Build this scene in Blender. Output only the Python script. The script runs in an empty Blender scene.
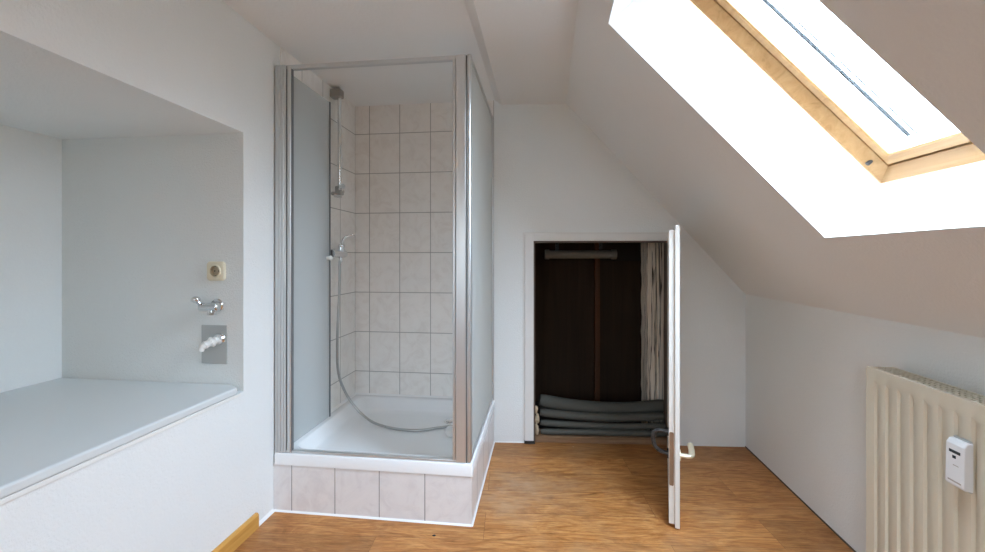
import bpy, bmesh, math, random
from mathutils import Vector, Matrix
random.seed(7)
SC = bpy.context.scene
COL = SC.collection
R = math.radians

# ------------------------------------------------------------------ helpers
class MB:
    """collects shapes in one bmesh, in the local metres of the thing it belongs to"""
    def __init__(self): self.bm = bmesh.new()
    def face(self, pts):
        vs = [self.bm.verts.new(p) for p in pts]
        return self.bm.faces.new(vs)
    def box(self, x0, x1, y0, y1, z0, z1, m=None):
        c = [(x0,y0,z0),(x1,y0,z0),(x1,y1,z0),(x0,y1,z0),(x0,y0,z1),(x1,y0,z1),(x1,y1,z1),(x0,y1,z1)]
        if m is not None: c = [m @ Vector(p) for p in c]
        v = [self.bm.verts.new(p) for p in c]
        for f in ((0,3,2,1),(4,5,6,7),(0,1,5,4),(1,2,6,5),(2,3,7,6),(3,0,4,7)):
            self.bm.faces.new([v[i] for i in f])
        return self
    def prism(self, poly, axis, a, b):
        """poly: 2-D outline, extruded along axis 'x'/'y'/'z' from a to b"""
        def P(p, t):
            return {'x': (t, p[0], p[1]), 'y': (p[0], t, p[1]), 'z': (p[0], p[1], t)}[axis]
        A = [self.bm.verts.new(P(p, a)) for p in poly]; B = [self.bm.verts.new(P(p, b)) for p in poly]
        n = len(poly)
        self.bm.faces.new(A); self.bm.faces.new(B[::-1])
        for i in range(n):
            self.bm.faces.new([A[i], B[i], B[(i+1) % n], A[(i+1) % n]])
        return self
    def tube(self, pts, r, seg=14, caps=True, flat=1.0):
        """round tube through pts; r a number or a list; flat squeezes it vertically"""
        pts = [Vector(p) for p in pts]; n = len(pts); rings = []
        up = Vector((0, 0, 1))
        d0 = (pts[1] - pts[0]).normalized()
        if abs(d0.dot(up)) > .9: up = Vector((1, 0, 0))
        side = d0.cross(up).normalized()
        for i, p in enumerate(pts):
            d = (pts[min(i+1, n-1)] - pts[max(i-1, 0)]).normalized()
            side = (side - d * side.dot(d)).normalized()
            nor = side.cross(d)
            rr = r[i] if isinstance(r, (list, tuple)) else r
            rings.append([self.bm.verts.new(p + side*math.cos(2*math.pi*k/seg)*rr + nor*math.sin(2*math.pi*k/seg)*rr*flat) for k in range(seg)])
        for i in range(n-1):
            for k in range(seg):
                self.bm.faces.new([rings[i][k], rings[i][(k+1) % seg], rings[i+1][(k+1) % seg], rings[i+1][k]])
        if caps:
            self.bm.faces.new(rings[0][::-1]); self.bm.faces.new(rings[-1])
        return self
    def cyl(self, p, q, r, seg=20, r2=None):
        return self.tube([p, q], [r, r if r2 is None else r2], seg)
    def ball(self, c, r, sx=1, sy=1, sz=1, seg=16):
        m = Matrix.Translation(c) @ Matrix.Diagonal((sx, sy, sz, 1))
        bmesh.ops.create_uvsphere(self.bm, u_segments=seg, v_segments=max(6, seg//2), radius=r, matrix=m)
        return self
    def build(self, name, mat, parent=None, frame=None, bevel=0.0, smooth=False, seg=2):
        bmesh.ops.recalc_face_normals(self.bm, faces=self.bm.faces)
        me = bpy.data.meshes.new(name); self.bm.to_mesh(me); self.bm.free()
        me.materials.append(mat)
        o = bpy.data.objects.new(name, me); COL.objects.link(o)
        if parent is not None: o.parent = parent
        elif frame is not None: o.matrix_world = frame
        if smooth:
            for p in me.polygons: p.use_smooth = True
            try: me.set_sharp_from_angle(angle=R(40))
            except Exception: pass
        if bevel:
            b = o.modifiers.new('bevel', 'BEVEL'); b.width = bevel; b.segments = seg
            b.limit_method = 'ANGLE'; b.angle_limit = R(35)
        return o

def tag(o, label=None, cat=None, group=None, kind=None):
    if label: o['label'] = label
    if cat: o['category'] = cat
    if group: o['group'] = group
    if kind: o['kind'] = kind
    return o
def thing(name, label, cat, frame, loc=(0, 0, 0), group=None, kind=None):
    o = bpy.data.objects.new(name, None); COL.objects.link(o)
    o.matrix_world = frame @ Matrix.Translation(loc); o.empty_display_size = .05
    return tag(o, label, cat, group, kind)
def struct(mb, name, mat, frame, label=None, cat=None, **k):
    return tag(mb.build(name, mat, None, frame, **k), label, cat, None, 'structure')
def frame(o, x, y, z=(0, 0, 1)):
    x, y, z = Vector(x), Vector(y), Vector(z)
    m = Matrix.Identity(4)
    for i in range(3): m[i][0], m[i][1], m[i][2], m[i][3] = x[i], y[i], z[i], o[i]
    return m
def smooth_path(pts, n=8):
    """Catmull-Rom through pts"""
    P = [Vector(p) for p in pts]; P = [2*P[0]-P[1]] + P + [2*P[-1]-P[-2]]; out = []
    for i in range(1, len(P)-2):
        for k in range(n):
            t = k/n; a, b, c, d = P[i-1], P[i], P[i+1], P[i+2]
            out.append(.5*((2*b)+(c-a)*t+(2*a-5*b+4*c-d)*t*t+(3*b-a-3*c+d)*t**3))
    out.append(P[-2]); return out

# ------------------------------------------------------------------ materials
def new_mat(name):
    m = bpy.data.materials.new(name); m.use_nodes = True
    nt = m.node_tree; b = nt.nodes['Principled BSDF']
    return m, nt, b
def node(nt, kind, **k):
    n = nt.nodes.new(kind)
    for a, v in k.items():
        if a in n.inputs: n.inputs[a].default_value = v
        else: setattr(n, a, v)
    return n
def plain(name, col, rough=.5, metal=0, spec=.5, bump=0, bscale=60):
    m, nt, b = new_mat(name)
    b.inputs['Base Color'].default_value = (*col, 1); b.inputs['Roughness'].default_value = rough
    b.inputs['Metallic'].default_value = metal; b.inputs['Specular IOR Level'].default_value = spec
    tc = node(nt, 'ShaderNodeTexCoord')
    nz = node(nt, 'ShaderNodeTexNoise', Scale=bscale, Detail=3.0)
    nt.links.new(tc.outputs['Object'], nz.inputs['Vector'])
    mr = node(nt, 'ShaderNodeMapRange'); mr.inputs['To Min'].default_value = max(.02, rough-.06); mr.inputs['To Max'].default_value = min(1, rough+.06)
    nt.links.new(nz.outputs['Fac'], mr.inputs['Value']); nt.links.new(mr.outputs['Result'], b.inputs['Roughness'])
    if bump:
        bp = node(nt, 'ShaderNodeBump', Strength=bump, Distance=.002)
        nt.links.new(nz.outputs['Fac'], bp.inputs['Height']); nt.links.new(bp.outputs['Normal'], b.inputs['Normal'])
    return m
def mixrgb(nt, fac, a, b, blend='MIX'):
    n = nt.nodes.new('ShaderNodeMix'); n.data_type = 'RGBA'; n.blend_type = blend
    for s, v in ((0, fac), (6, a), (7, b)):
        if isinstance(v, (int, float)): n.inputs[s].default_value = v
        elif isinstance(v, tuple): n.inputs[s].default_value = (*v, 1) if len(v) == 3 else v
        else: nt.links.new(v, n.inputs[s])
    return n.outputs[2]
def ramp(nt, src, stops):
    r = nt.nodes.new('ShaderNodeValToRGB'); e = r.color_ramp.elements
    while len(e) < len(stops): e.new(.5)
    for i, (p, c) in enumerate(stops):
        e[i].position = p; e[i].color = (*c, 1) if isinstance(c, tuple) else (c, c, c, 1)
    nt.links.new(src, r.inputs['Fac']); return r.outputs['Color']

def wallpaper(name, col, grain=.35, scale=170, blotch=.02):
    m, nt, b = new_mat(name); L = nt.links.new
    tc = node(nt, 'ShaderNodeTexCoord')
    n1 = node(nt, 'ShaderNodeTexNoise', Scale=scale, Detail=4.0, Roughness=.6); L(tc.outputs['Object'], n1.inputs['Vector'])
    n2 = node(nt, 'ShaderNodeTexNoise', Scale=2.2, Detail=3.0); L(tc.outputs['Object'], n2.inputs['Vector'])
    c = ramp(nt, n2.outputs['Fac'], [(.3, tuple(x*(1-blotch) for x in col)), (.7, col)])
    L(c, b.inputs['Base Color']); b.inputs['Roughness'].default_value = .88; b.inputs['Specular IOR Level'].default_value = .2
    bp = node(nt, 'ShaderNodeBump', Strength=grain, Distance=.004)
    L(n1.outputs['Fac'], bp.inputs['Height']); L(bp.outputs['Normal'], b.inputs['Normal'])
    return m

def tiles(name, ax, w, h, x0, z0, base, vein, grout):
    """glazed tiles; ax = which local axis runs along the wall ('X' or 'Y'), z is up"""
    m, nt, b = new_mat(name); L = nt.links.new
    tc = node(nt, 'ShaderNodeTexCoord'); sp = node(nt, 'ShaderNodeSeparateXYZ'); L(tc.outputs['Object'], sp.inputs[0])
    def math_(op, a, bb=None, c=None):
        n = node(nt, 'ShaderNodeMath', operation=op)
        for i, v in enumerate((a, bb, c)):
            if v is None: continue
            if isinstance(v, (int, float)): n.inputs[i].default_value = v
            else: L(v, n.inputs[i])
        return n.outputs[0]
    def edge(src, size, off):
        a = math_('DIVIDE', math_('SUBTRACT', src, off), size)
        f = math_('FRACT', a)
        d = math_('MULTIPLY', math_('MINIMUM', f, math_('SUBTRACT', 1.0, f)), size)
        return d, math_('FLOOR', a)
    dx, ix = edge(sp.outputs[ax], w, x0); dz, iz = edge(sp.outputs['Z'], h, z0)
    d = math_('MINIMUM', dx, dz)
    mr = node(nt, 'ShaderNodeMapRange'); mr.interpolation_type = 'SMOOTHSTEP'
    mr.inputs['From Min'].default_value = .0012; mr.inputs['From Max'].default_value = .0032
    L(d, mr.inputs['Value'])
    wn = node(nt, 'ShaderNodeTexWhiteNoise'); wn.noise_dimensions = '2D'
    cb = node(nt, 'ShaderNodeCombineXYZ'); L(ix, cb.inputs[0]); L(iz, cb.inputs[1]); L(cb.outputs[0], wn.inputs['Vector'])
    ad = node(nt, 'ShaderNodeVectorMath', operation='MULTIPLY_ADD'); L(wn.outputs['Color'], ad.inputs[0]); ad.inputs[1].default_value = (5, 5, 5); L(tc.outputs['Object'], ad.inputs[2])
    nz = node(nt, 'ShaderNodeTexNoise', Scale=9.0, Detail=6.0, Roughness=.65, Distortion=1.6); L(ad.outputs[0], nz.inputs['Vector'])
    c = ramp(nt, nz.outputs['Fac'], [(.36, vein), (.5, tuple((x+3*y)/4 for x, y in zip(vein, base))), (.62, base)])
    L(mixrgb(nt, mr.outputs['Result'], grout, c), b.inputs['Base Color'])
    rr = node(nt, 'ShaderNodeMapRange'); rr.inputs['To Min'].default_value = .8; rr.inputs['To Max'].default_value = .28
    L(mr.outputs['Result'], rr.inputs['Value']); L(rr.outputs['Result'], b.inputs['Roughness'])
    bp = node(nt, 'ShaderNodeBump', Strength=.5, Distance=.002); L(mr.outputs['Result'], bp.inputs['Height']); L(bp.outputs['Normal'], b.inputs['Normal'])
    return m

def laminate():
    m, nt, b = new_mat('oak_laminate'); L = nt.links.new
    tc = node(nt, 'ShaderNodeTexCoord')
    br = node(nt, 'ShaderNodeTexBrick', Scale=1.0); br.offset = .37; br.squash = 1
    for k, v in (('Brick Width', 1.25), ('Row Height', .19), ('Mortar Size', .0007), ('Mortar Smooth', .3), ('Bias', 0.0)): br.inputs[k].default_value = v
    br.inputs['Color1'].default_value = (0, 0, 0, 1); br.inputs['Color2'].default_value = (1, 1, 1, 1); br.inputs['Mortar'].default_value = (.5, .5, .5, 1)
    L(tc.outputs['Object'], br.inputs['Vector'])
    # each plank shifts the figure so neighbours differ
    sh = node(nt, 'ShaderNodeVectorMath', operation='MULTIPLY_ADD'); L(br.outputs['Color'], sh.inputs[0]); sh.inputs[1].default_value = (3.1, 1.7, 0); L(tc.outputs['Object'], sh.inputs[2])
    def stretched(scale, sx, sy, detail, dist, rough=.62):
        mp = node(nt, 'ShaderNodeMapping'); mp.inputs['Scale'].default_value = (sx, sy, 1); L(sh.outputs[0], mp.inputs['Vector'])
        n = node(nt, 'ShaderNodeTexNoise', Scale=scale, Detail=detail, Distortion=dist, Roughness=rough); L(mp.outputs[0], n.inputs['Vector'])
        return n.outputs['Fac']
    fig = stretched(1.0, 3.6, 13, 6.0, 1.8, .7); grain = stretched(1.0, 9, 120, 4.0, .6)
    c = ramp(nt, fig, [(.26, (.25, .105, .032)), (.42, (.44, .19, .065)), (.56, (.56, .275, .105)), (.75, (.68, .38, .17))])
    g = ramp(nt, grain, [(.32, (.5, .43, .36)), (.56, (1, 1, 1))])
    c = mixrgb(nt, .75, c, g, 'MULTIPLY')
    tone = mixrgb(nt, br.outputs['Color'], (.80, .78, .76), (1.10, 1.08, 1.05))
    c = mixrgb(nt, 1.0, c, tone, 'MULTIPLY')
    wz = node(nt, 'ShaderNodeTexNoise', Scale=2.6, Detail=4.0, Roughness=.7); L(tc.outputs['Object'], wz.inputs['Vector'])
    wear = ramp(nt, wz.outputs['Fac'], [(.5, 0.0), (.75, .4)])
    c = mixrgb(nt, wear, c, (.47, .31, .19))
    # the paler trodden patch in front of the shower
    vm = node(nt, 'ShaderNodeVectorMath', operation='SUBTRACT'); L(tc.outputs['Object'], vm.inputs[0]); vm.inputs[1].default_value = (.17, -.58, 0)
    vs_ = node(nt, 'ShaderNodeVectorMath', operation='MULTIPLY'); L(vm.outputs[0], vs_.inputs[0]); vs_.inputs[1].default_value = (2.6, 3.6, 0)
    ln = node(nt, 'ShaderNodeVectorMath', operation='LENGTH'); L(vs_.outputs[0], ln.inputs[0])
    pa = ramp(nt, ln.outputs['Value'], [(.1, 1.0), (1.0, 0.0)])
    pb = ramp(nt, wz.outputs['Fac'], [(.35, .15), (.6, .75)])
    c = mixrgb(nt, mixrgb(nt, 1.0, pa, pb, 'MULTIPLY'), c, (.52, .38, .27))
    c = mixrgb(nt, br.outputs['Fac'], c, (.14, .07, .03))
    c = mixrgb(nt, 1.0, c, (.97, .92, .80), 'MULTIPLY')
    L(c, b.inputs['Base Color'])
    rr = node(nt, 'ShaderNodeMapRange'); rr.inputs['To Min'].default_value = .34; rr.inputs['To Max'].default_value = .52
    L(wz.outputs['Fac'], rr.inputs['Value']); L(rr.outputs['Result'], b.inputs['Roughness'])
    b.inputs['Specular IOR Level'].default_value = .3
    bp = node(nt, 'ShaderNodeBump', Strength=.12, Distance=.001); L(grain, bp.inputs['Height']); L(bp.outputs['Normal'], b.inputs['Normal'])
    return m

def timber(name, lo, mid, hi, axis='Z', fine=60, crack=True, rough=.8, bump=.6):
    m, nt, b = new_mat(name); L = nt.links.new
    tc = node(nt, 'ShaderNodeTexCoord'); mp = node(nt, 'ShaderNodeMapping')
    s = [fine, fine, fine]; s['XYZ'.index(axis)] = fine*.045
    mp.inputs['Scale'].default_value = s; L(tc.outputs['Object'], mp.inputs['Vector'])
    n = node(nt, 'ShaderNodeTexNoise', Scale=1.0, Detail=5.0, Distortion=1.1, Roughness=.65); L(mp.outputs[0], n.inputs['Vector'])
    c = ramp(nt, n.outputs['Fac'], [(.28, lo), (.45, mid), (.7, hi)])
    if crack:
        mp2 = node(nt, 'ShaderNodeMapping'); s2 = [15, 15, 15]; s2['XYZ'.index(axis)] = .35
        mp2.inputs['Scale'].default_value = s2; L(tc.outputs['Object'], mp2.inputs['Vector'])
        w = node(nt, 'ShaderNodeTexNoise', Scale=1.0, Detail=3.0, Distortion=2.2); L(mp2.outputs[0], w.inputs['Vector'])
        k = ramp(nt, w.outputs['Fac'], [(.478, 0.0), (.494, 1.0), (.506, 1.0), (.522, 0.0)])
        c = mixrgb(nt, k, c, (.03, .022, .016))
    L(c, b.inputs['Base Color']); b.inputs['Roughness'].default_value = rough; b.inputs['Specular IOR Level'].default_value = .3
    bp = node(nt, 'ShaderNodeBump', Strength=bump, Distance=.002); L(n.outputs['Fac'], bp.inputs['Height']); L(bp.outputs['Normal'], b.inputs['Normal'])
    return m

def frosted(name, col, clear, tint):
    """structured acrylic: part see-through, part scattering, a little gloss"""
    m = bpy.data.materials.new(name); m.use_nodes = True; nt = m.node_tree; nt.nodes.clear(); L = nt.links.new
    out = node(nt, 'ShaderNodeOutputMaterial')
    tr = node(nt, 'ShaderNodeBsdfTransparent'); tr.inputs['Color'].default_value = (*tint, 1)
    tl = node(nt, 'ShaderNodeBsdfTranslucent'); tl.inputs['Color'].default_value = (*col, 1)
    df = node(nt, 'ShaderNodeBsdfDiffuse'); df.inputs['Color'].default_value = (*col, 1)
    gl = node(nt, 'ShaderNodeBsdfGlossy'); gl.inputs['Roughness'].default_value = .18
    tc = node(nt, 'ShaderNodeTexCoord'); nz = node(nt, 'ShaderNodeTexNoise', Scale=240.0, Detail=2.0); L(tc.outputs['Object'], nz.inputs['Vector'])
    bp = node(nt, 'ShaderNodeBump', Strength=.5, Distance=.001); L(nz.outputs['Fac'], bp.inputs['Height'])
    for s in (tl, df, gl): L(bp.outputs['Normal'], s.inputs['Normal'])
    a = node(nt, 'ShaderNodeMixShader'); a.inputs[0].default_value = .25; L(tl.outputs[0], a.inputs[1]); L(df.outputs[0], a.inputs[2])
    c = node(nt, 'ShaderNodeMixShader'); c.inputs[0].default_value = clear; L(a.outputs[0], c.inputs[1]); L(tr.outputs[0], c.inputs[2])
    d = node(nt, 'ShaderNodeMixShader'); d.inputs[0].default_value = .05; L(c.outputs[0], d.inputs[1]); L(gl.outputs[0], d.inputs[2])
    L(d.outputs[0], out.inputs[0]); return m
def pane(name):
    m = bpy.data.materials.new(name); m.use_nodes = True; nt = m.node_tree; nt.nodes.clear(); L = nt.links.new
    out = node(nt, 'ShaderNodeOutputMaterial'); tr = node(nt, 'ShaderNodeBsdfTransparent'); tr.inputs['Color'].default_value = (.96, .98, .98, 1)
    gl = node(nt, 'ShaderNodeBsdfGlossy'); gl.inputs['Roughness'].default_value = .02
    mx = node(nt, 'ShaderNodeMixShader'); mx.inputs[0].default_value = .05
    L(tr.outputs[0], mx.inputs[1]); L(gl.outputs[0], mx.inputs[2]); L(mx.outputs[0], out.inputs[0]); return m

WALL = wallpaper('white_wallpaper', (.85, .872, .862), grain=.6, scale=120)
ALCW = wallpaper('alcove_roughcast', (.83, .85, .83), grain=.9, scale=150)
CEIL = wallpaper('ceiling_paint', (.86, .86, .85), grain=.4, scale=90)
LINING = plain('white_lining', (.86, .87, .87), .5)
FLOOR = laminate()
TILE_B = tiles('shower_tiles_back', 'X', .2115, .267, -.847, 1.236, (.90, .87, .83), (.83, .79, .745), (.40, .375, .36))
TILE_L = tiles('shower_tiles_side', 'Y', .2115, .267, .863, 1.236, (.90, .87, .83), (.83, .79, .745), (.40, .375, .36))
TILE_P = tiles('plinth_tiles', 'X', .2153, .40, 0.0, -.15, (.82, .805, .80), (.75, .73, .73), (.33, .31, .31))
TILE_PS = tiles('plinth_tiles_side', 'Y', .2153, .40, -.05, -.15, (.82, .805, .80), (.75, .73, .73), (.33, .31, .31))
ACRYL = plain('white_sanitary_acrylic', (.90, .915, .92), .18)
SILIC = plain('white_silicone', (.88, .88, .87), .4)
ALU = plain('matt_aluminium', (.66, .67, .67), .34, metal=.85)
ALU_D = plain('dark_seal', (.16, .165, .17), .5)
CHROME = plain('chrome', (.78, .79, .80), .12, metal=1)
HOSE = plain('steel_hose', (.46, .46, .45), .3, metal=.9)
GREYMET = plain('satin_nickel', (.42, .41, .39), .32, metal=.9)
GLASS_S = frosted('frosted_side_acrylic', (.90, .915, .905), .30, (.95, .97, .96))
GLASS_D = frosted('frosted_door_acrylic', (.93, .945, .945), .50, (.97, .98, .985))
PANE = pane('window_pane')
PINE = timber('lacquered_pine', (.30, .155, .055), (.42, .235, .095), (.50, .30, .135), 'X', 26, False, .42, .12)
SKIRT = timber('orange_wood_trim', (.50, .24, .05), (.62, .32, .075), (.70, .39, .11), 'Y', 30, False, .4, .1)
BEAMW = timber('weathered_timber', (.40, .33, .25), (.74, .65, .53), (.88, .80, .68), 'Z', 42, True, .9, 1.0)
SILLW = timber('raw_plank', (.14, .075, .035), (.23, .13, .07), (.32, .20, .115), 'X', 34, False, .75, .5)
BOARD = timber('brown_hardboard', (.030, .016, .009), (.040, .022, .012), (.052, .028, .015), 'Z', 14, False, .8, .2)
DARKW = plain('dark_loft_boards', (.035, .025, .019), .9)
DOORP = plain('cream_door_paint', (.80, .775, .72), .35)
FRAMEP = plain('white_frame_paint', (.79, .785, .76), .4)
BLACK = plain('black_plastic', (.02, .02, .02), .45)
DKMET = plain('dark_bronze_metal', (.045, .042, .042), .28, metal=.2)
BRASS = plain('pale_brass', (.86, .78, .58), .3, metal=.6)
PLATE = timber('tarnished_plate', (.22, .13, .08), (.27, .165, .10), (.31, .20, .13), 'Z', 30, False, .5, .05)
LAGG = plain('grey_foam_lagging', (.085, .084, .070), .8, bump=.5, bscale=90)
FOAM = plain('expanding_foam', (.58, .45, .30), .85, bump=1.0, bscale=45)
PIPEG = plain('grey_pipe', (.20, .175, .14), .6, bump=.3)
RAD = plain('cream_enamel', (.72, .665, .53), .32)
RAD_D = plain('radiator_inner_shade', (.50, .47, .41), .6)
METER = plain('white_meter_plastic', (.84, .85, .86), .4)
METER_D = plain('meter_display', (.03, .035, .04), .2)
METER_L = plain('meter_print', (.45, .40, .36), .6)
IVORY = plain('ivory_plastic', (.78, .70, .52), .35)
IVORY_D = plain('ivory_plastic_recess', (.50, .42, .29), .45)
STEEL = plain('stainless_plate', (.50, .50, .48), .42, metal=.35)
WPLAS = plain('white_plastic', (.84, .84, .81), .35)
LEDGE = plain('white_laminate_board', (.70, .735, .735), .38, bump=.15, bscale=200)
WIRE = plain('dark_grey_rail', (.012, .016, .018), .7, spec=.1)

# ------------------------------------------------------------------ frames of the place (metres)
FS = frame((-.0936, 1.881, 0), (.9928, -.1195, 0), (.1195, .9928, 0))       # shower and left wall: x along the shower front, y into it
FB = frame((.003, 2.739, 0), (.99899, -.04487, 0), (.04487, .99899, 0))    # back wall with the hatch
vx, vy = .1327, .9912
FR = frame((1.6065, 2.667, 0), (vx, vy, 0), (-vy, vx, 0))                   # knee wall: x away from the camera, y into the room
PITCH = R(47.5); KNEE = .97
s_dir = Vector((-vy*math.cos(PITCH), vx*math.cos(PITCH), math.sin(PITCH)))
v_dir = Vector((vx, vy, 0))
FW = frame((1.6065, 2.667, KNEE), v_dir, s_dir, v_dir.cross(s_dir))          # roof slope: x away, y up the slope, z outwards
SL, SB = -.954, .863          # left wall and shower back wall in FS
ZC = 2.228

# ------------------------------------------------------------------ the room shell
a = MB(); a.face([(-2.6, -6.2, 0), (2.0, -6.2, 0), (2.0, 1.0, 0), (-2.6, 1.0, 0)])
struct(a, 'floor', FLOOR, FB, 'warm brown oak laminate floor with worn paler patches')

NT, NB, NZ0, NZ1, NS = -.201, -1.9, .630, 1.737, -1.846     # alcove: far side, near side, bottom, top, back
REAR = -3.3
a = MB()
def ws(t0, t1, z0, z1, s=SL): a.face([(s, t0, z0), (s, t1, z0), (s, t1, z1), (s, t0, z1)])
ws(NT, 1.1, 0, 2.6); ws(NB, NT, 0, NZ0); ws(NB, NT, NZ1, 2.6); ws(REAR, NB, 0, 2.6)
struct(a, 'wall_left', WALL, FS, 'white papered left wall with the deep alcove')
a = MB(); a.face([(SL, NT, NZ0), (NS, NT, NZ0), (NS, NT, NZ1), (SL, NT, NZ1)])
struct(a, 'wall_alcove_side', ALCW, FS, 'grainy far side wall of the alcove carrying socket and taps')
a = MB(); a.face([(NS, NT, NZ0), (NS, NB, NZ0), (NS, NB, NZ1), (NS, NT, NZ1)]); a.face([(NS, NB, NZ0), (SL, NB, NZ0), (SL, NB, NZ1), (NS, NB, NZ1)])
struct(a, 'wall_alcove_back', WALL, FS, 'white back wall of the alcove')
a = MB(); a.face([(NS, NT, NZ1), (NS, NB, NZ1), (SL, NB, NZ1), (SL, NT, NZ1)])
struct(a, 'ceiling_alcove', WALL, FS, 'white underside closing the alcove above')
a = MB(); a.face([(NS, NT, NZ0), (NS, NB, NZ0), (SL, NB, NZ0), (SL, NT, NZ0)])
struct(a, 'floor_alcove', WALL, FS, 'plastered base under the alcove board')

# back wall with the hatch opening: x along FB
HX0, HX1, HZ0, HZ1, WT = .2635, 1.140, .0, 1.310, .10
a = MB()
def wb(x0, x1, z0, z1, y=0.0): a.face([(x0, y, z0), (x1, y, z0), (x1, y, z1), (x0, y, z1)])
wb(0, HX0, 0, 2.6); wb(HX1, 1.70, 0, KNEE)
tp = FB.inverted() @ FW
k0, k1 = tp @ Vector((0, 0, 0)), tp @ Vector((0, 1.7, 0))
def z_sl(x): return KNEE+.035+(k0.x-x)*(k1.z-k0.z)/(k0.x-k1.x)   # just above the slope's underside
xs = .42
a.face([(HX0, 0, HZ1), (HX1, 0, HZ1), (HX1, 0, z_sl(HX1)), (xs, 0, z_sl(xs)), (HX0, 0, z_sl(xs))])
a.face([(HX1, 0, KNEE), (1.70, 0, KNEE), (HX1, 0, z_sl(HX1))])
for x in (HX0, HX1): a.face([(x, 0, 0), (x, WT, 0), (x, WT, HZ1), (x, 0, HZ1)])
a.face([(HX0, 0, HZ1), (HX1, 0, HZ1), (HX1, WT, HZ1), (HX0, WT, HZ1)])
struct(a, 'wall_back', WALL, FB, 'white gable wall with the low loft hatch')
# dark loft space behind the hatch
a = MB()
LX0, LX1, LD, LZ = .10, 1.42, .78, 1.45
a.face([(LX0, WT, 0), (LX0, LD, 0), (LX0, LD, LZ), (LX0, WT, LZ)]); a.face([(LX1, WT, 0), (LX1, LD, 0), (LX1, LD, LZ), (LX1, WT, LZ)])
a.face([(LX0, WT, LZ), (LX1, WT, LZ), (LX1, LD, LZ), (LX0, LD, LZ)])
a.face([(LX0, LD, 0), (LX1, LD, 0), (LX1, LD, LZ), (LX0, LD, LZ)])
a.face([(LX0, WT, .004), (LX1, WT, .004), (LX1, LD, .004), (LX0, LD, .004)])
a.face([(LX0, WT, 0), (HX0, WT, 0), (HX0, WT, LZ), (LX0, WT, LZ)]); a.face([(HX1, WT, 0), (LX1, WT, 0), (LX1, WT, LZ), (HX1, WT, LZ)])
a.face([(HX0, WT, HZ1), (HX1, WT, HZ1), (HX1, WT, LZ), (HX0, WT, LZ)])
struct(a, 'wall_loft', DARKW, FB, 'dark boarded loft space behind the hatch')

# knee wall, slope, ceiling, rear wall
a = MB(); a.face([(-6.2, 0, 0), (.25, 0, 0), (.25, 0, KNEE+.004), (-6.2, 0, KNEE+.004)])
struct(a, 'wall_right', WALL, FR, 'white knee wall behind the radiator')
a = MB(); a.box(-6.2, .0, 0, .003, 0, .007)
struct(a, 'trim_1', plain('dark_floor_joint', (.10, .08, .06), .8), FR, 'dark joint between floor and knee wall')
OX0, OX1, OY0, OY1 = -1.918, -1.238, .409, 1.505            # roof window opening in the slope
a = MB()
def sq(x0, x1, y0, y1): a.face([(x0, y0, 0), (x1, y0, 0), (x1, y1, 0), (x0, y1, 0)])
FBW = (FB.inverted() @ FW)
def r_end(q):                                               # where the slope meets the back wall
    p0 = FBW @ Vector((0, q, 0)); p1 = FBW @ Vector((1, q, 0)); return (.006-p0.y)/(p1.y-p0.y)
sq(-6.2, OX0, -.004, 1.80); a.face([(OX1, -.004, 0), (r_end(-.004), -.004, 0), (r_end(1.8), 1.80, 0), (OX1, 1.80, 0)]); sq(OX0, OX1, -.004, OY0); sq(OX0, OX1, OY1, 1.80)
struct(a, 'ceiling_slope', CEIL, FW, 'white sloping ceiling with the roof window')
a = MB()
for p, q in (((-2.1, ZC), (.005, ZC)), ((.005, ZC), (.05, ZC-.030)), ((.05, ZC-.030), (3.0, ZC-.030))):
    if q[0] < 1: a.face([(p[0], -4.2, p[1]), (q[0], -4.2, q[1]), (q[0], 1.2, q[1]), (p[0], 1.2, p[1])])
    else:                                                   # ends on the slope
        FSW = FS.inverted() @ FW; qz = (ZC-.030-KNEE)/math.sin(PITCH)-.012
        e0, e1 = FSW @ Vector((-6.1, qz, 0)), FSW @ Vector((.30, qz, 0))
        a.face([(p[0], -4.2, p[1]), (e0.x, e0.y, p[1]), (e1.x, e1.y, p[1]), (p[0], 1.2, p[1])])
struct(a, 'ceiling', CEIL, FS, 'flat ceiling with a shallow step beside the shower')
RX0, RX1, RZ0, RZ1 = -.65, .25, .90, 1.80                     # opening for the added rear fill window
a = MB()
for (x0, x1, z0, z1) in ((-2.1, RX0, 0, 2.6), (RX1, 1.9, 0, 2.6), (RX0, RX1, 0, RZ0), (RX0, RX1, RZ1, 2.6)):
    a.face([(x0, REAR, z0), (x1, REAR, z0), (x1, REAR, z1), (x0, REAR, z1)])
struct(a, 'wall_rear', plain('rear_wall_paint', (.72, .71, .69), .8), FS, 'white wall behind the camera')

# tiled shower walls (a tile thickness proud of the plaster)
a = MB(); a.box(-.990, .0, SB-.000, SB+.03, 0, ZC+.02)
struct(a, 'wall_shower_back', TILE_B, FS, 'beige marbled tiles on the back wall of the shower')
a = MB(); a.box(SL-.02, SL+.006, .05, SB+.001, .2225, ZC+.02)
struct(a, 'wall_shower_side', TILE_L, FS, 'beige marbled tiles on the left wall of the shower')

# baseboard along the left wall
a = MB(); a.prism([(SL, 0), (SL+.016, 0), (SL+.016, .058), (SL+.010, .066), (SL, .066)], 'y', -3.2, -.124)
struct(a, 'baseboard_left', SKIRT, FS, 'orange brown wooden skirting along the left wall')
a = MB(); a.prism([(SL, 0), (SL+.012, 0), (SL, .012)], 'y', -.122, -.004)
struct(a, 'trim_2', SILIC, FS, 'white sealant bead between skirting and shower plinth')
a = MB(); a.prism([(0, 0), (0, .005), (-.005, 0)], 'x', .01, .205)
struct(a, 'trim_3', SILIC, FB, 'white sealant bead at the foot of the back wall')

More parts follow.
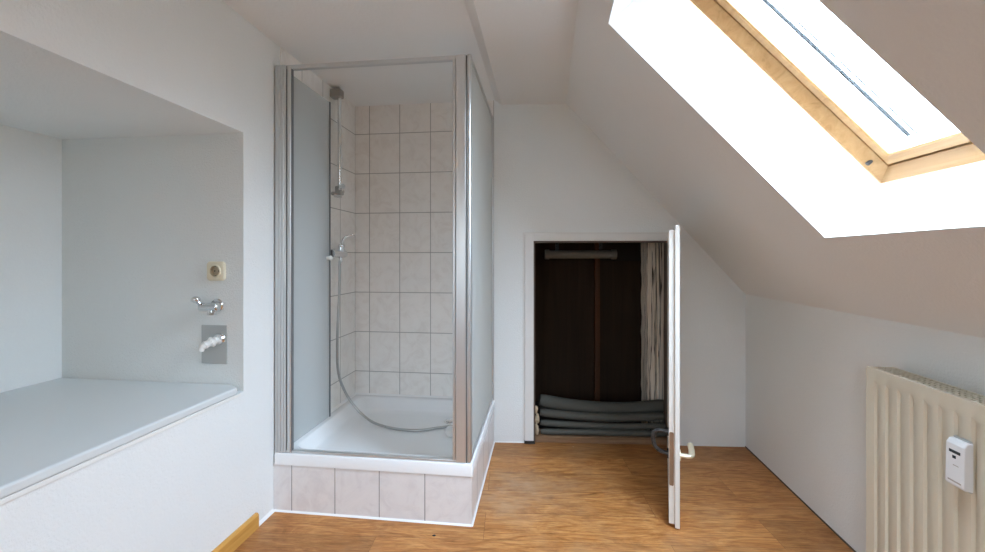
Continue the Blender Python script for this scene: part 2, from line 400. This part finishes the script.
# ------------------------------------------------------------------ roof window
win = thing('window_1', 'pine framed roof window in the sloping ceiling', None, FW, ((OX0+OX1)/2, OY0, 0), kind='structure')
del_x, del_y = -(OX0+OX1)/2, -OY0
def L_(x, y, z): return (x+del_x, y+del_y, z)
FD = .25                                                   # depth of the plaster reveal
fx0, fx1, fy0, fy1 = OX0+.008, OX1-.006, OY0+.020, OY1-.008
a = MB()
for (p, q, p2, q2) in (((OX1, OY0), (OX1, OY1), (fx1, fy0), (fx1, fy1)), ((OX0, OY0), (OX0, OY1), (fx0, fy0), (fx0, fy1)),
                       ((OX0, OY0), (OX1, OY0), (fx0, fy0), (fx1, fy0)), ((OX0, OY1), (OX1, OY1), (fx0, fy1), (fx1, fy1))):
    a.face([L_(*p, 0), L_(*q, 0), L_(*q2, FD), L_(*p2, FD)])
a.build('reveal', LINING, win)
def ring(mb, sec):
    """a mitred frame: sec = list of (inset from the reveal, depth) outline points swept round the opening"""
    n = len(sec)
    corners = []
    for (sx, sy, cx, cy) in ((1, 1, fx0, fy0), (-1, 1, fx1, fy0), (-1, -1, fx1, fy1), (1, -1, fx0, fy1)):
        corners.append([mb.bm.verts.new(L_(cx+sx*i, cy+sy*i, d)) for i, d in sec])
    for k in range(4):
        A, B = corners[k], corners[(k+1) % 4]
        for i in range(n):
            mb.bm.faces.new([A[i], B[i], B[(i+1) % n], A[(i+1) % n]])
a = MB(); ring(a, [(-.05, FD+.001), (.004, FD+.001), (.010, FD+.004), (.042, FD+.030), (.042, FD+.10), (-.05, FD+.10)])
fr_ = a.build('frame', PINE, win)
a = MB(); ring(a, [(.048, FD+.032), (.051, FD+.029), (.080, FD+.026), (.086, FD+.030), (.086, FD+.075), (.048, FD+.075)])
sash = a.build('sash', PINE, win)
a = MB(); ring(a, [(.040, FD+.055), (.050, FD+.055), (.050, FD+.085), (.040, FD+.085)])
a.build('seal', BLACK, win)
a = MB(); a.box(*[v for p in zip(L_(fx0+.08, fy0+.08, FD+.048), L_(fx1-.08, fy1-.08, FD+.054)) for v in p])
a.build('pane', PANE, sash)
# two thin dark rails just outside the glass
rx = fx1-.118
for ra, rb, da, db, ya in ((-.003, .005, .086, .094, .098), (-.026, -.0225, .090, .093, .090)):
    a = MB(); a.box(*[v for p in zip(L_(rx+ra, fy0+ya, FD+da), L_(rx+rb, fy1-.10, FD+db)) for v in p]); a.build('outer_rail', WIRE, win)
a = MB(); a.cyl(L_(fx1-.022, fy0+.085, FD+.020), L_(fx1-.020, fy0+.085, FD+.004), .007, 16); a.build('screw', DKMET, win)

rw = thing('fill_window', 'white framed window added behind the camera for frontal fill light', None, FS, ((RX0+RX1)/2, REAR, RZ0), kind='structure')  # unseen window, added to light shower and hatch from the front
hw = (RX1-RX0)/2; hh = RZ1-RZ0
a = MB()
a.box(-hw, -hw+.06, -.05, .015, 0, hh); a.box(hw-.06, hw, -.05, .015, 0, hh); a.box(-hw+.06, hw-.06, -.05, .015, 0, .06); a.box(-hw+.06, hw-.06, -.05, .015, hh-.06, hh); a.box(-.03, .03, -.05, .015, .06, hh-.06)
a.build('frame', FRAMEP, rw)
a = MB(); a.face([(-hw+.05, -.02, .05), (hw-.05, -.02, .05), (hw-.05, -.02, hh-.05), (-hw+.05, -.02, hh-.05)]); a.build('pane', PANE, rw)

# ------------------------------------------------------------------ hatch door
door = thing('door_1', 'low cream loft hatch door standing open into the room', None, FB, (HX1, 0, 0), kind='structure')
FWD, FPR = .058, .016                                       # frame face width, how far it stands off the wall
a = MB()
a.box(HX0-FWD-HX1, HX0-HX1, -FPR, .0, .018, HZ1+.047); a.box(0, .052, -FPR, 0, .018, HZ1+.047); a.box(HX0-HX1, 0, -FPR, 0, HZ1, HZ1+.047)
a.build('frame', FRAMEP, door, bevel=.003)
a = MB()
a.box(HX0-HX1-.001, HX0-HX1+.010, -.012, WT-.002, .018, HZ1); a.box(-.010, .001, .004, WT-.002, .018, HZ1); a.box(HX0-HX1, 0, -.012, WT-.002, HZ1-.010, HZ1)
a.build('rebate', plain('dark_rebate', (.12, .085, .065), .6), door)
a = MB(); a.box(HX0-FWD-HX1-.002, HX0-HX1+.008, -FPR-.002, .0, 0, .018); a.build('foot_cap', BLACK, door)
a = MB(); a.box(HX0-FWD-HX1-.012, HX0-FWD-HX1, -.004, 0, .018, HZ1+.052); a.box(HX0-FWD-HX1-.012, .06, -.004, 0, HZ1+.047, HZ1+.056); a.build('cover_strip', FRAMEP, door)
# leaf: own axes, x from hinge to free edge, y towards its room side
hinge = FB.inverted() @ Vector((1.156, 2.664, 0)); free = FB.inverted() @ Vector((.8255, 1.850, 0))
dl = (free-hinge); LEN = dl.length; dl.normalize(); nl = Vector((-dl.y, dl.x, 0))
lm = Matrix.Translation((hinge.x-HX1, hinge.y, 0)) @ frame((0, 0, 0), dl, nl)   # +y = the room-side (right) face
a = MB()
a.box(0, LEN, -.020, 0, .004, 1.344)
leaf = a.build('leaf', DOORP, door, bevel=.0025); leaf.matrix_local = lm
a = MB(); a.box(.018, LEN-.012, -.045, -.0202, .014, 1.326); a.build('leaf_core', DOORP, leaf, bevel=.002)
a = MB(); a.prism([(-.043, .190), (-.043, .418), (-.040, .423), (-.0275, .423), (-.0245, .418), (-.0245, .190), (-.0275, .185), (-.040, .185)], 'x', LEN-.0125, LEN-.0108)
a.build('lock_plate', PLATE, leaf)
hx = LEN-.075; hz = .300
a = MB(); a.cyl((hx, 0, hz), (hx, .006, hz), .024, 24)
a.tube(smooth_path([(hx, .004, hz), (hx, .036, hz), (hx-.010, .050, hz+.001), (hx-.05, .054, hz+.004), (hx-.115, .052, hz+.008)], 6), [.0125]*12+[.0135]*13, 14, flat=.8)
a.build('lever_handle', BRASS, leaf, smooth=True)
a = MB(); a.cyl((hx, -.045, hz), (hx, -.052, hz), .022, 24); a.cyl((hx, -.045, hz+.10), (hx, -.052, hz+.10), .018, 24)
a.tube(smooth_path([(hx, -.045, hz), (hx, -.075, hz+.004), (hx, -.102, hz+.022), (hx, -.112, hz+.055), (hx, -.108, hz+.088), (hx, -.085, hz+.101), (hx, -.046, hz+.10)], 6), .0095, 14)
a.build('pull_handle', DKMET, leaf, smooth=True)
for z in (.22, 1.12):
    a = MB(); a.cyl((.004, .002, z), (.004, .002, z+.07), .008, 14); a.build('hinge', STEEL, leaf)

# ------------------------------------------------------------------ in the loft hatch
a = MB(); a.box(0, HX1-HX0-.022, 0, .13, 0, .042)
o = a.build('threshold_plank', SILLW, None, FB @ Matrix.Translation((HX0+.011, .004, 0)), bevel=.004)
tag(o, 'raw brown plank lying on the floor across the hatch opening', 'plank')
# stacked lagging tubes: centre heights at left, middle, right and the radii
rows = [(.0630, .0625, .0630, .019, .030, 'lowest thin grey foam tube, lying on the hatch plank'),
        (.109, .0905, .100, .021, .064, 'thin grey foam tube, second from the bottom of the hatch stack'),
        (.164, .137, .153, .027, .097, 'grey foam tube just under the thickest one in the hatch'),
        (.224, .172, .198, .045, .166, 'thickest dark grey foam tube, topmost across the hatch opening')]
for zl, zm, zr, rad, yc, lab in rows:
    x0, x1 = HX0+.050, (HX1-.012 if yc < .1 else HX1+.02)
    pts = []
    for k in range(25):
        t = k/24
        z = zl*(1-t)*(1-2*t) + zm*4*t*(1-t) + zr*t*(2*t-1)
        pts.append((x0+(x1-x0)*t-x0, yc+.001*math.sin(5*t+rad*90), z+.0007*math.sin(11*t+rad*200)))
    a = MB(); a.tube(pts, [rad*(.82 if k in (0, 24) else 1) for k in range(25)], 18)
    o = a.build('foam_tube', LAGG, None, FB @ Matrix.Translation((x0, 0, 0)), smooth=True)
    tag(o, lab, 'tube', 'foam tubes stacked in the loft hatch')
a = MB()
for (x, y, z, r, sz) in ((.0, 0, .03, .022, 1.6), (.004, .004, .095, .024, 1.5), (-.003, 0, .15, .018, 1.7)):
    a.ball((x, y, z), r, .7, .7, sz, 24)
o = a.build('foam_lump', FOAM, None, FB @ Matrix.Translation((HX0+.024, .040, .045)), smooth=True)
d = o.modifiers.new('lumps', 'DISPLACE'); tx = bpy.data.textures.new('lumps', 'CLOUDS'); tx.noise_scale = .03; d.texture = tx; d.strength = .03
tag(o, 'torn beige expanding foam at the left jamb of the hatch', 'foam')
# weathered roof post
a = MB()
nseg = 26; prof = [(0, 0), (.055, -.006), (.066, .006), (.074, -.004), (.15, .002), (.155, .13), (.0, .135)]
rings = []
for k in range(nseg+1):
    z = 1.44*k/nseg; w = random.uniform(-.003, .003); n = len(prof)
    rings.append([a.bm.verts.new((x+(w if i < 1 or i > 5 else 0)+random.uniform(-.0015, .0015), y+random.uniform(-.0015, .0015), z)) for i, (x, y) in enumerate(prof)])
for k in range(nseg):
    for i in range(len(prof)):
        j = (i+1) % len(prof); a.bm.faces.new([rings[k][i], rings[k][j], rings[k+1][j], rings[k+1][i]])
a.bm.faces.new(rings[0]); a.bm.faces.new(rings[-1])
o = a.build('timber_post', BEAMW, None, FB @ Matrix.Translation((1.062, .225, .005)))
tag(o, 'weathered grey cracked roof post at the right inside the hatch', 'post')
# grey pipe high in the loft
pipe = thing('loft_pipe', 'dull grey beige pipe section hanging high inside the hatch', 'pipe', FB, (.38, .40, 1.20))
a = MB(); a.cyl((0, 0, .026), (.50, 0, .026), .030, 24); a.build('tube', PIPEG, pipe, smooth=True)
for x in (-.012, .478):
    a = MB(); a.cyl((x, 0, .026), (x+.034, 0, .026), .036, 24); a.build('collar', PIPEG, pipe, smooth=True)
for x in (.08, .40):
    a = MB(); a.box(x-.012, x+.012, -.004, .004, .05, .245); a.build('hanger_strap', DKMET, pipe)
# brown boards closing the back of the loft
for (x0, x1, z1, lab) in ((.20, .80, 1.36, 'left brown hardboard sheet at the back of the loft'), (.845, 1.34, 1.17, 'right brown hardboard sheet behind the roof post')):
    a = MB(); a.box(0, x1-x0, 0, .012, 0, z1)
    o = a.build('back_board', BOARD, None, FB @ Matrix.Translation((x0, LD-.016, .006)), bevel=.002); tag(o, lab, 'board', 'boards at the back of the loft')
a = MB(); a.box(0, .042, 0, .05, 0, 1.40)
o = a.build('batten', timber('reddish_batten', (.09, .036, .017), (.115, .047, .022), (.14, .06, .03), 'Z', 20, False), None, FB @ Matrix.Translation((.798, LD-.07, .006)), bevel=.003)
tag(o, 'reddish upright batten between the two brown loft boards', 'batten')

# ------------------------------------------------------------------ shower: plinth, tray
pl = thing('shower_plinth', 'white marbled tile plinth carrying the shower tray', 'plinth', FS)
a = MB(); a.box(SL+.001, -.010, .0, .012, 0, .2215); a.build('front_tiles', TILE_P, pl)
a = MB(); a.box(-.012, 0, .0, SB-.002, 0, .2215); a.build('side_tiles', TILE_PS, pl)
a = MB(); a.prism([(0, 0), (0, .007), (-.007, 0)], 'x', SL+.002, .004)
a.prism([(0, 0), (.007, 0), (0, .007)], 'y', -.005, SB-.004)
a.build('silicone_joint', SILIC, pl)

tray = thing('shower_tray', 'white acrylic shower tray on the tiled plinth', 'shower tray', FS, (-.475, .43, .2215))
def TL(s, t, z): return (s+.475, t-.43, z-.2215)
RT, BZ = .276, .205                                         # rim top, basin floor
a = MB()
def rrect(s0, s1, t0, t1, r, n=6):
    out = []
    for cx_, cy_, a0 in ((s1-r, t1-r, 0), (s0+r, t1-r, 90), (s0+r, t0+r, 180), (s1-r, t0+r, 270)):
        for k in range(n+1):
            q = R(a0+90*k/n); out.append((cx_+r*math.cos(q), cy_+r*math.sin(q)))
    return out
s0, s1, t0, t1 = SL+.0068, .004, -.004, SB-.001
loops = [(rrect(s0, s1, t0, t1, .004), .222), (rrect(s0, s1, t0, t1, .004), RT-.006), (rrect(s0+.002, s1-.002, t0+.002, t1-.002, .006), RT-.001), (rrect(s0+.006, s1-.006, t0+.006, t1-.006, .008), RT),
         (rrect(s0+.050, s1-.060, t0+.060, t1-.045, .06), RT), (rrect(s0+.056, s1-.066, t0+.066, t1-.051, .06), RT-.004), (rrect(s0+.080, s1-.095, t0+.10, t1-.075, .07), BZ+.012),
         (rrect(s0+.095, s1-.11, t0+.115, t1-.090, .07), BZ+.003), (rrect(s0+.15, s1-.16, t0+.17, t1-.14, .07), BZ)]
vs = [[a.bm.verts.new(TL(x, y, z)) for x, y in lp] for lp, z in loops]
for i in range(len(vs)-1):
    n = len(vs[i])
    for k in range(n): a.bm.faces.new([vs[i][k], vs[i][(k+1) % n], vs[i+1][(k+1) % n], vs[i+1][k]])
a.bm.faces.new(vs[-1])
a.build('basin', ACRYL, tray, smooth=True)
a = MB(); c = TL(-.24, .655, BZ)
a.cyl((c[0], c[1], c[2]), (c[0], c[1], c[2]+.004), .043, 32, .040); a.ball((c[0], c[1], c[2]+.006), .030, 1, 1, .22, 24)
a.build('drain_cover', CHROME, tray, smooth=True)
a = MB(); a.prism([(SL+.006, RT-.001), (SL+.018, RT-.001), (SL+.006, RT+.011)], 'y', .04, SB); a.prism([(SB, RT-.001), (SB-.010, RT-.001), (SB, RT+.010)], 'x', SL, -.03)
for v in a.bm.verts: v.co = Vector(TL(*v.co))
a.build('silicone_joint', SILIC, tray)

# ------------------------------------------------------------------ shower enclosure
en = thing('shower_enclosure', 'aluminium framed corner shower enclosure with frosted folded door', 'shower enclosure', FS, (-.475, .43, RT))
def EL(s, t, z): return (s+.475, t-.43, z-RT)
def ebox(mb, s0, s1, t0, t1, z0, z1):
    mb.box(s0+.475, s1+.475, t0-.43, t1-.43, z0-RT, z1-RT)
Z0, Z1 = RT+.0015, 2.116
# left wall profile (ridged) and its glazing stile
a = MB()
ebox(a, SL+.0068, -.892, .002, .036, Z0, Z1)
for k in range(3): ebox(a, SL+.0125+.016*k, SL+.019+.016*k, -.001, .01, Z0, Z1)
a.build('wall_profile', ALU, en, bevel=.0015)
for sa, sb, ta, tb, zt in ((-.893, -.886, .006, .03, Z1-.004), (-.0275, -.0225, .006, .03, Z1-.004), (-.866, -.863, .004, .020, Z1-.02)):
    a = MB(); ebox(a, sa, sb, ta, tb, Z0, zt); a.build('seal', ALU_D, en)
a = MB(); ebox(a, -.886, -.866, .000, .026, Z0, Z1-.010); a.build('hinge_stile', ALU, en, bevel=.005, seg=3)
# corner post: flat face, dark slot, rounded outer tube
a = MB(); ebox(a, -.089, -.074, .004, .026, Z0, Z1-.01); a.build('closing_stile', ALU, en, bevel=.004, seg=3)
a = MB(); ebox(a, -.073, -.027, .001, .034, Z0, Z1); a.build('corner_post', ALU, en, bevel=.003)
a = MB(); ebox(a, -.0225, -.003, .002, .036, Z0, Z1+.003); a.build('corner_profile', ALU, en, bevel=.008, seg=4)
a = MB(); ebox(a, -.892, -.027, .006, .030, Z1-.020, Z1); a.build('top_rail', ALU, en, bevel=.002)
a = MB(); ebox(a, -.892, -.027, .004, .024, RT+.0012, RT+.012); a.build('bottom_rail', ALU, en, bevel=.002)
# fixed frosted side panel running back to the wall
a = MB(); ebox(a, -.0155, -.0105, .030, SB-.020, Z0+.010, Z1-.014); sp_ = a.build('side_panel', GLASS_S, en)
a = MB(); ebox(a, -.024, -.004, .034, SB-.002, Z1-.018, Z1); a.build('side_top_rail', ALU, en, bevel=.002)
a = MB(); ebox(a, -.024, -.004, .034, SB-.002, RT+.0012, RT+.016); a.build('side_bottom_rail', ALU, en, bevel=.002)
a = MB(); ebox(a, -.026, -.002, SB-.022, SB-.001, Z0, Z1); a.build('side_wall_profile', ALU, en, bevel=.002)
# folding door folded back along the tiled wall: two leaves
for k, (s, t0_, t1_) in enumerate(((-.895, .030, .412), (-.922, .045, .405))):
    a = MB(); ebox(a, s-.002, s+.002, t0_, t1_, RT+.020, 2.090)
    lf = a.build('door_panel', GLASS_D, en)
    a = MB(); ebox(a, s-.006, s+.006, t1_, t1_+.009, RT+.018, 2.092)
    a.build('edge_strip', ALU_D if k == 0 else ALU, lf, bevel=.0015)
    if k == 0:
        a = MB(); c = EL(s, .385, 1.200)
        a.cyl((c[0]+.002, c[1], c[2]), (c[0]+.020, c[1], c[2]), .010, 20); a.ball((c[0]+.024, c[1], c[2]), .014, .8, 1, 1, 20)
        a.cyl((c[0]-.002, c[1], c[2]), (c[0]-.014, c[1], c[2]), .010, 20)
        a.build('knob', WPLAS, lf, smooth=True)

# ------------------------------------------------------------------ shower fittings on the tiled left wall
WS = SL+.006
rs = thing('shower_riser_rail', 'short chrome shower riser rail on the tiled left wall', 'shower rail', FS, (WS+.0007, .54, 1.60))
a = MB(); a.cyl((.050, 0, -.03), (.050, 0, .575), .0115, 20); a.build('pole', CHROME, rs, smooth=True)
a = MB(); a.box(0, .068, -.026, .026, .560, .612); a.build('top_bracket', GREYMET, rs, bevel=.008, seg=3)
a = MB(); a.box(.030, .070, -.020, .020, -.022, .030); a.cyl((0, 0, -.012), (.04, 0, -.012), .011, 16)
a.build('slide_holder', GREYMET, rs, bevel=.006, seg=3)
a = MB(); a.tube([(.060, -.005, .012), (.085, -.030, .026)], .017, 18); a.tube([(.05, .016, .004), (.052, .036, .004)], [.016, .014], 16); a.tube([(.036, -.030, -.030), (.075, -.030, -.036)], .010, 14); a.build('clamp', CHROME, rs, smooth=True)

mx = thing('shower_mixer', 'chrome single lever shower mixer with hanging steel hose', 'shower mixer', FS, (WS+.0007, .51, 1.225))
a = MB()
for dy in (-.05, .05): a.cyl((0, dy, 0), (.006, dy, 0), .030, 24); a.cyl((.004, dy, 0), (.045, dy, 0), .014, 18)
a.cyl((.055, -.078, 0), (.055, .078, 0), .023, 24); a.cyl((.055, .035, .0), (.060, .035, .040), .021, 24, .019)
a.build('body', CHROME, mx, smooth=True)
a = MB(); a.ball((.060, .035, .046), .021, 1, 1, .8, 18)
a.tube(smooth_path([(.062, .035, .050), (.070, .040, .085), (.088, .048, .105), (.135, .060, .118)], 5), [.011]*8+[.0085]*7+[.006], 14, flat=.8)
a.build('lever', CHROME, mx, smooth=True)
a = MB(); a.cyl((.055, .035, -.022), (.055, .035, -.050), .011, 16)
def ML(s, t, z): return (s-WS-.0007, t-.51, z-1.225)
path = smooth_path([ML(-.893, .535, 1.185), ML(-.893, .530, 1.00), ML(-.896, .512, .72), ML(-.893, .515, .53), ML(-.86, .535, .40), ML(-.79, .545, .295), ML(-.70, .535, .232), ML(-.60, .505, .2155), ML(-.48, .475, .2145), ML(-.38, .480, .2145), ML(-.30, .520, .2145), ML(-.235, .548, .2155), ML(-.195, .555, .2185)], 8)
hose_pts = path
b_ = MB(); b_.tube(hose_pts, .0075, 12); b_.build('hose', HOSE, mx, smooth=True)
a.build('hose_nut', CHROME, mx, smooth=True)
e = hose_pts[-1]
a = MB(); a.tube([e, e+Vector((.010, -.03, .003)), e+Vector((.006, -.10, .006))], [.010, .013, .014], 16)
a.tube([e+Vector((.006, -.09, .008)), e+Vector((.003, -.130, .022))], [.018, .030], 20)
a.build('hand_shower', CHROME, mx, smooth=True)

# ------------------------------------------------------------------ alcove: board, socket, valve, drain
a = MB()
ft, bt = -.246, -.203
n0 = NB+.004
poly = [(NS+.002, n0), (SL+.007, n0), (SL+.007, ft), (-1.00, NT-.008), (NS+.002, NT-.006)]
a.prism(poly, 'z', 0, .030)
lb = thing('ledge_board', 'wide white board forming the ledge inside the left alcove', 'ledge', FS, (0, 0, NZ0+.001))
a.build('board', LEDGE, lb, bevel=.007, seg=3)
a = MB(); a.box(SL+.0008, SL+.0055, n0, -.222, -.014, -.0005); a.build('edge_strip', WPLAS, lb, bevel=.002)

def on_side(name, label, cat, s, z): return thing(name, label, cat, FS, (s, NT, z))
so = on_side('power_socket', 'ivory wall socket above the valve on the alcove wall', 'socket', -1.077, 1.144)
a = MB()
n = 48; outer = []
for k in range(n):
    q = 2*math.pi*k/n; c_, s_ = math.cos(q), math.sin(q); e_ = .041/max(abs(c_), abs(s_))
    e_ = min(e_, .0525); outer.append((e_*c_, e_*s_))
lv = [[a.bm.verts.new((x*k, y, z*k)) for x, z in outer] for k, y in ((1, 0), (1, -.007), (.95, -.011), (.80, -.012))]
circ = []
for i, (x, z) in enumerate(outer):
    q = math.atan2(z, x); circ.append((math.cos(q), math.sin(q)))
lv.append([a.bm.verts.new((.0285*x, -.012, .0285*z)) for x, z in circ]); lv.append([a.bm.verts.new((.0265*x, -.016, .0265*z)) for x, z in circ]); lv.append([a.bm.verts.new((.0225*x, -.016, .0225*z)) for x, z in circ])
for i in range(len(lv)-1):
    for k in range(n): a.bm.faces.new([lv[i][k], lv[i][(k+1) % n], lv[i+1][(k+1) % n], lv[i+1][k]])
a.build('cover_plate', IVORY, so)
a = MB()
lv = [[a.bm.verts.new((r*x, y, r*z)) for x, z in circ] for r, y in ((.0225, -.016), (.0205, -.0015))]
for k in range(n): a.bm.faces.new([lv[0][k], lv[0][(k+1) % n], lv[1][(k+1) % n], lv[1][k]])
a.bm.faces.new(lv[1]); a.build('socket_well', IVORY_D, so)
for dx in (-.0095, .0095):
    a = MB(); a.cyl((dx, -.001, 0), (dx, -.0025, 0), .003, 12); a.build('pin_hole', BLACK, so)
for dz in (-.021, .021):
    a = MB(); a.box(-.003, .003, -.010, -.001, dz-.002, dz+.002); a.build('earth_clip', BLACK, so)

va = on_side('water_valve', 'chrome appliance water valve between socket and drain plate', 'valve', -1.092, .996)
a = MB(); a.cyl((.014, 0, 0), (.014, -.006, 0), .029, 24, .025); a.cyl((.014, -.004, 0), (.014, -.034, 0), .014, 18)
a.cyl((-.030, -.034, -.004), (.044, -.034, -.004), .0185, 20); a.ball((.044, -.034, -.004), .0185, .5, 1, 1, 16)
a.cyl((.022, -.034, -.010), (.022, -.036, -.034), .015, 18); a.cyl((.022, -.036, -.024), (.022, -.036, -.036), .018, 6)
a.build('body', CHROME, va, smooth=True)
a = MB(); a.cyl((-.026, -.038, .0), (-.038, -.046, .022), .008, 14); a.ball((-.042, -.049, .029), .018, 1, 1, .8, 18); a.build('handle', CHROME, va, smooth=True)

dr = on_side('drain_outlet', 'steel wall plate with white drain elbow above the ledge', 'drain outlet', -1.088, .828)
a = MB(); a.box(-.060, .060, -.004, 0, -.083, .083); a.build('plate', STEEL, dr, bevel=.0015)
a = MB(); a.cyl((.024, -.003, .024), (.024, -.012, .024), .027, 24, .022); a.build('rosette', CHROME, dr, smooth=True)
a = MB()
p = smooth_path([(.022, -.006, .022), (.014, -.022, .018), (.002, -.042, .010), (-.008, -.056, .000), (-.013, -.060, -.016)], 5)
a.tube(p, [.015 if i % 4 else .018 for i in range(len(p)-5)]+[.012]*5, 16)
a.tube([(.013, -.024, .0175), (.008, -.032, .014)], .022, 18)
a.build('elbow', WPLAS, dr, smooth=True)

# crumbs on the floor
for (px, py, r, mat, lab) in ((-.2525, 1.813, .006, DKMET, 'tiny dark crumb on the laminate in front of the tiled plinth'), (.513, 2.667, .004, FOAM, 'tiny pale crumb on the laminate at the hatch plank')):
    a = MB()
    bmesh.ops.create_icosphere(a.bm, subdivisions=2, radius=r)
    for v in a.bm.verts:
        v.co = Vector((v.co.x*random.uniform(.8, 1.5), v.co.y*random.uniform(.6, 1.0), max(-r*.3, v.co.z*.5)+r*.3))
    o = a.build('crumb', mat, None, Matrix.Translation((px, py, .0005))); tag(o, lab, 'crumb', 'crumbs on the floor')

# ------------------------------------------------------------------ radiator on the knee wall
RT_, RB_, RL = .808, .135, 1.05                             # top, bottom, length
rx1 = -1.193                                                # far end along the knee wall
rad = thing('radiator', 'cream panel radiator with grooved front on the knee wall', 'radiator', FR, (rx1-RL/2, 0, RB_))
h = RT_-RB_; yf = .113
def panel(mb, y, out):
    """one pressed steel panel with vertical flutes; flutes end short of the flat borders"""
    pitch = .0485; n = int(RL/pitch); x = RL/2 - .034
    zs = [(0, 0), (.034, 0), (.050, 1), (h-.052, 1), (h-.036, 0), (h, 0)]
    xs = [(RL/2, 0)]
    while x > -RL/2+.05:
        xs += [(x, 0), (x-.004, 1), (x-.011, 1), (x-.016, 0)]; x -= pitch
    xs.append((-RL/2, 0))
    g = [[mb.bm.verts.new((X, y-out*.0075*f*k, Z)) for Z, k in zs] for X, f in xs]
    for i in range(len(g)-1):
        for j in range(len(zs)-1): mb.bm.faces.new([g[i][j], g[i+1][j], g[i+1][j+1], g[i][j+1]])
a = MB(); panel(a, yf, 1); a.build('front_panel', RAD, rad, smooth=True)
a = MB(); a.box(-RL/2, RL/2, .030, .040, 0, h); a.build('rear_panel', RAD, rad, bevel=.003)
for x in (RL/2-.001, -RL/2-.004):
    a = MB(); a.box(x, x+.005, .028, yf, .004, h); a.build('side_cover', RAD, rad, bevel=.002)
a = MB()
a.box(-RL/2, RL/2, yf-.014, yf+.0005, h-.002, h+.006); a.box(-RL/2, RL/2, .028, .036, h-.002, h+.006)
for yy in (.052, .068, .084): a.box(-RL/2, RL/2, yy-.0035, yy+.0035, h-.001, h+.005)
x = RL/2
while x > -RL/2:
    a.box(x-.007, x, .030, yf-.002, h-.002, h+.005); x -= .019
a.build('top_grille', RAD, rad)
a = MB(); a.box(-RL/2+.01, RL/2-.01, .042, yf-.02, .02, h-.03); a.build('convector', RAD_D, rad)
a = MB()
a.bm.free()
for x in (-.35, .35):
    a = MB(); a.box(x-.02, x+.02, .001, .0295, .05, h-.06); a.build('wall_bracket', STEEL, rad)
for x in (RL/2-.05, RL/2-.10):
    a = MB(); a.cyl((x, .075, .01), (x, .075, -RB_), .008, 14); a.cyl((x, .075, .005), (x, .075, -.03), .014, 16); a.build('supply_pipe', RAD, rad, smooth=True)

me_ = thing('heat_meter', 'small white heat meter clipped to the radiator front', 'heat meter', FR, (-1.5490, yf+.001, .571))
a = MB()
prof = [(0, 0), (.022, .004), (.025, .010), (.0225, .118), (.015, .130), (0, .132)]
a.prism(prof, 'x', -.027, .027); a.build('casing', METER, me_, bevel=.003)
a = MB(); a.prism([(0, -.002), (.006, -.002), (.006, .136), (0, .136)], 'x', -.023, .023); a.build('back_plate', STEEL, me_)
def on_face(z, dy): return .025 - .0025*(z-.010)/.108 + dy
a = MB(); a.box(-.016, .016, on_face(.098, -.001), on_face(.098, .0006), .094, .102); a.build('display', METER_D, me_)
a = MB(); a.box(-.004, .006, on_face(.084, -.001), on_face(.084, .0006), .080, .088); a.build('button', METER_D, me_)
a = MB(); a.box(-.020, .018, on_face(.018, -.001), on_face(.018, .0004), .016, .020); a.build('print', METER_L, me_)
a = MB(); a.box(-.012, .004, on_face(.062, -.001), on_face(.062, .0004), .061, .063); a.build('print', METER_L, me_)

SKY = 49.0
# ------------------------------------------------------------------ daylight
w = bpy.data.worlds.new('sky'); SC.world = w; w.use_nodes = True
wt = w.node_tree; bg = wt.nodes['Background']; bg.inputs['Strength'].default_value = SKY
tcw = node(wt, 'ShaderNodeTexCoord'); spw = node(wt, 'ShaderNodeSeparateXYZ'); wt.links.new(tcw.outputs['Generated'], spw.inputs[0])
mrw = node(wt, 'ShaderNodeMapRange'); mrw.inputs['From Min'].default_value = -1; wt.links.new(spw.outputs['Z'], mrw.inputs['Value'])
# bright overcast sky: darker roofs and ground low down, brightest overhead
wt.links.new(ramp(wt, mrw.outputs['Result'], [(.47, (.03, .03, .028)), (.51, (.09, .10, .11)), (.60, (.24, .28, .33)), (.80, (.66, .79, .98)), (.96, (.70, .86, 1.08))]), bg.inputs['Color'])
def portal(fr, cx_, cy_, d, sx, sy, name):
    l = bpy.data.lights.new(name, 'AREA'); l.shape = 'RECTANGLE'; l.size = sx; l.size_y = sy; l.cycles.is_portal = True
    o = bpy.data.objects.new(name, l); COL.objects.link(o)
    o.matrix_world = fr @ Matrix.Translation((cx_, cy_, d))
portal(FW, (fx0+fx1)/2, (fy0+fy1)/2, FD+.11, fx1-fx0-.16, fy1-fy0-.16, 'skylight_portal')
portal(frame((FS @ Vector(((RX0+RX1)/2, REAR-.06, (RZ0+RZ1)/2))), (-FS.col[0].xyz), (0, 0, 1), -FS.col[1].xyz), 0, 0, 0, RX1-RX0-.1, RZ1-RZ0-.1, 'rear_portal')

# ------------------------------------------------------------------ camera
cam = bpy.data.cameras.new('camera'); co = bpy.data.objects.new('camera', cam); COL.objects.link(co)
co.location = (0, 0, 1.2); co.rotation_euler = (R(90), 0, 0)
cam.sensor_fit = 'HORIZONTAL'; cam.sensor_width = 36; cam.lens = 420/985*36; cam.shift_y = -18/985; cam.clip_start = .02
SC.camera = co
SC.view_settings.view_transform = 'Standard'; SC.view_settings.look = 'None'; SC.view_settings.gamma = 1; SC.view_settings.exposure = 0.0
SC.view_settings.use_curve_mapping = False
SC.cycles.use_denoising = True; SC.cycles.max_bounces = 14; SC.cycles.diffuse_bounces = 8; SC.cycles.transparent_max_bounces = 12; SC.cycles.sample_clamp_indirect = 8
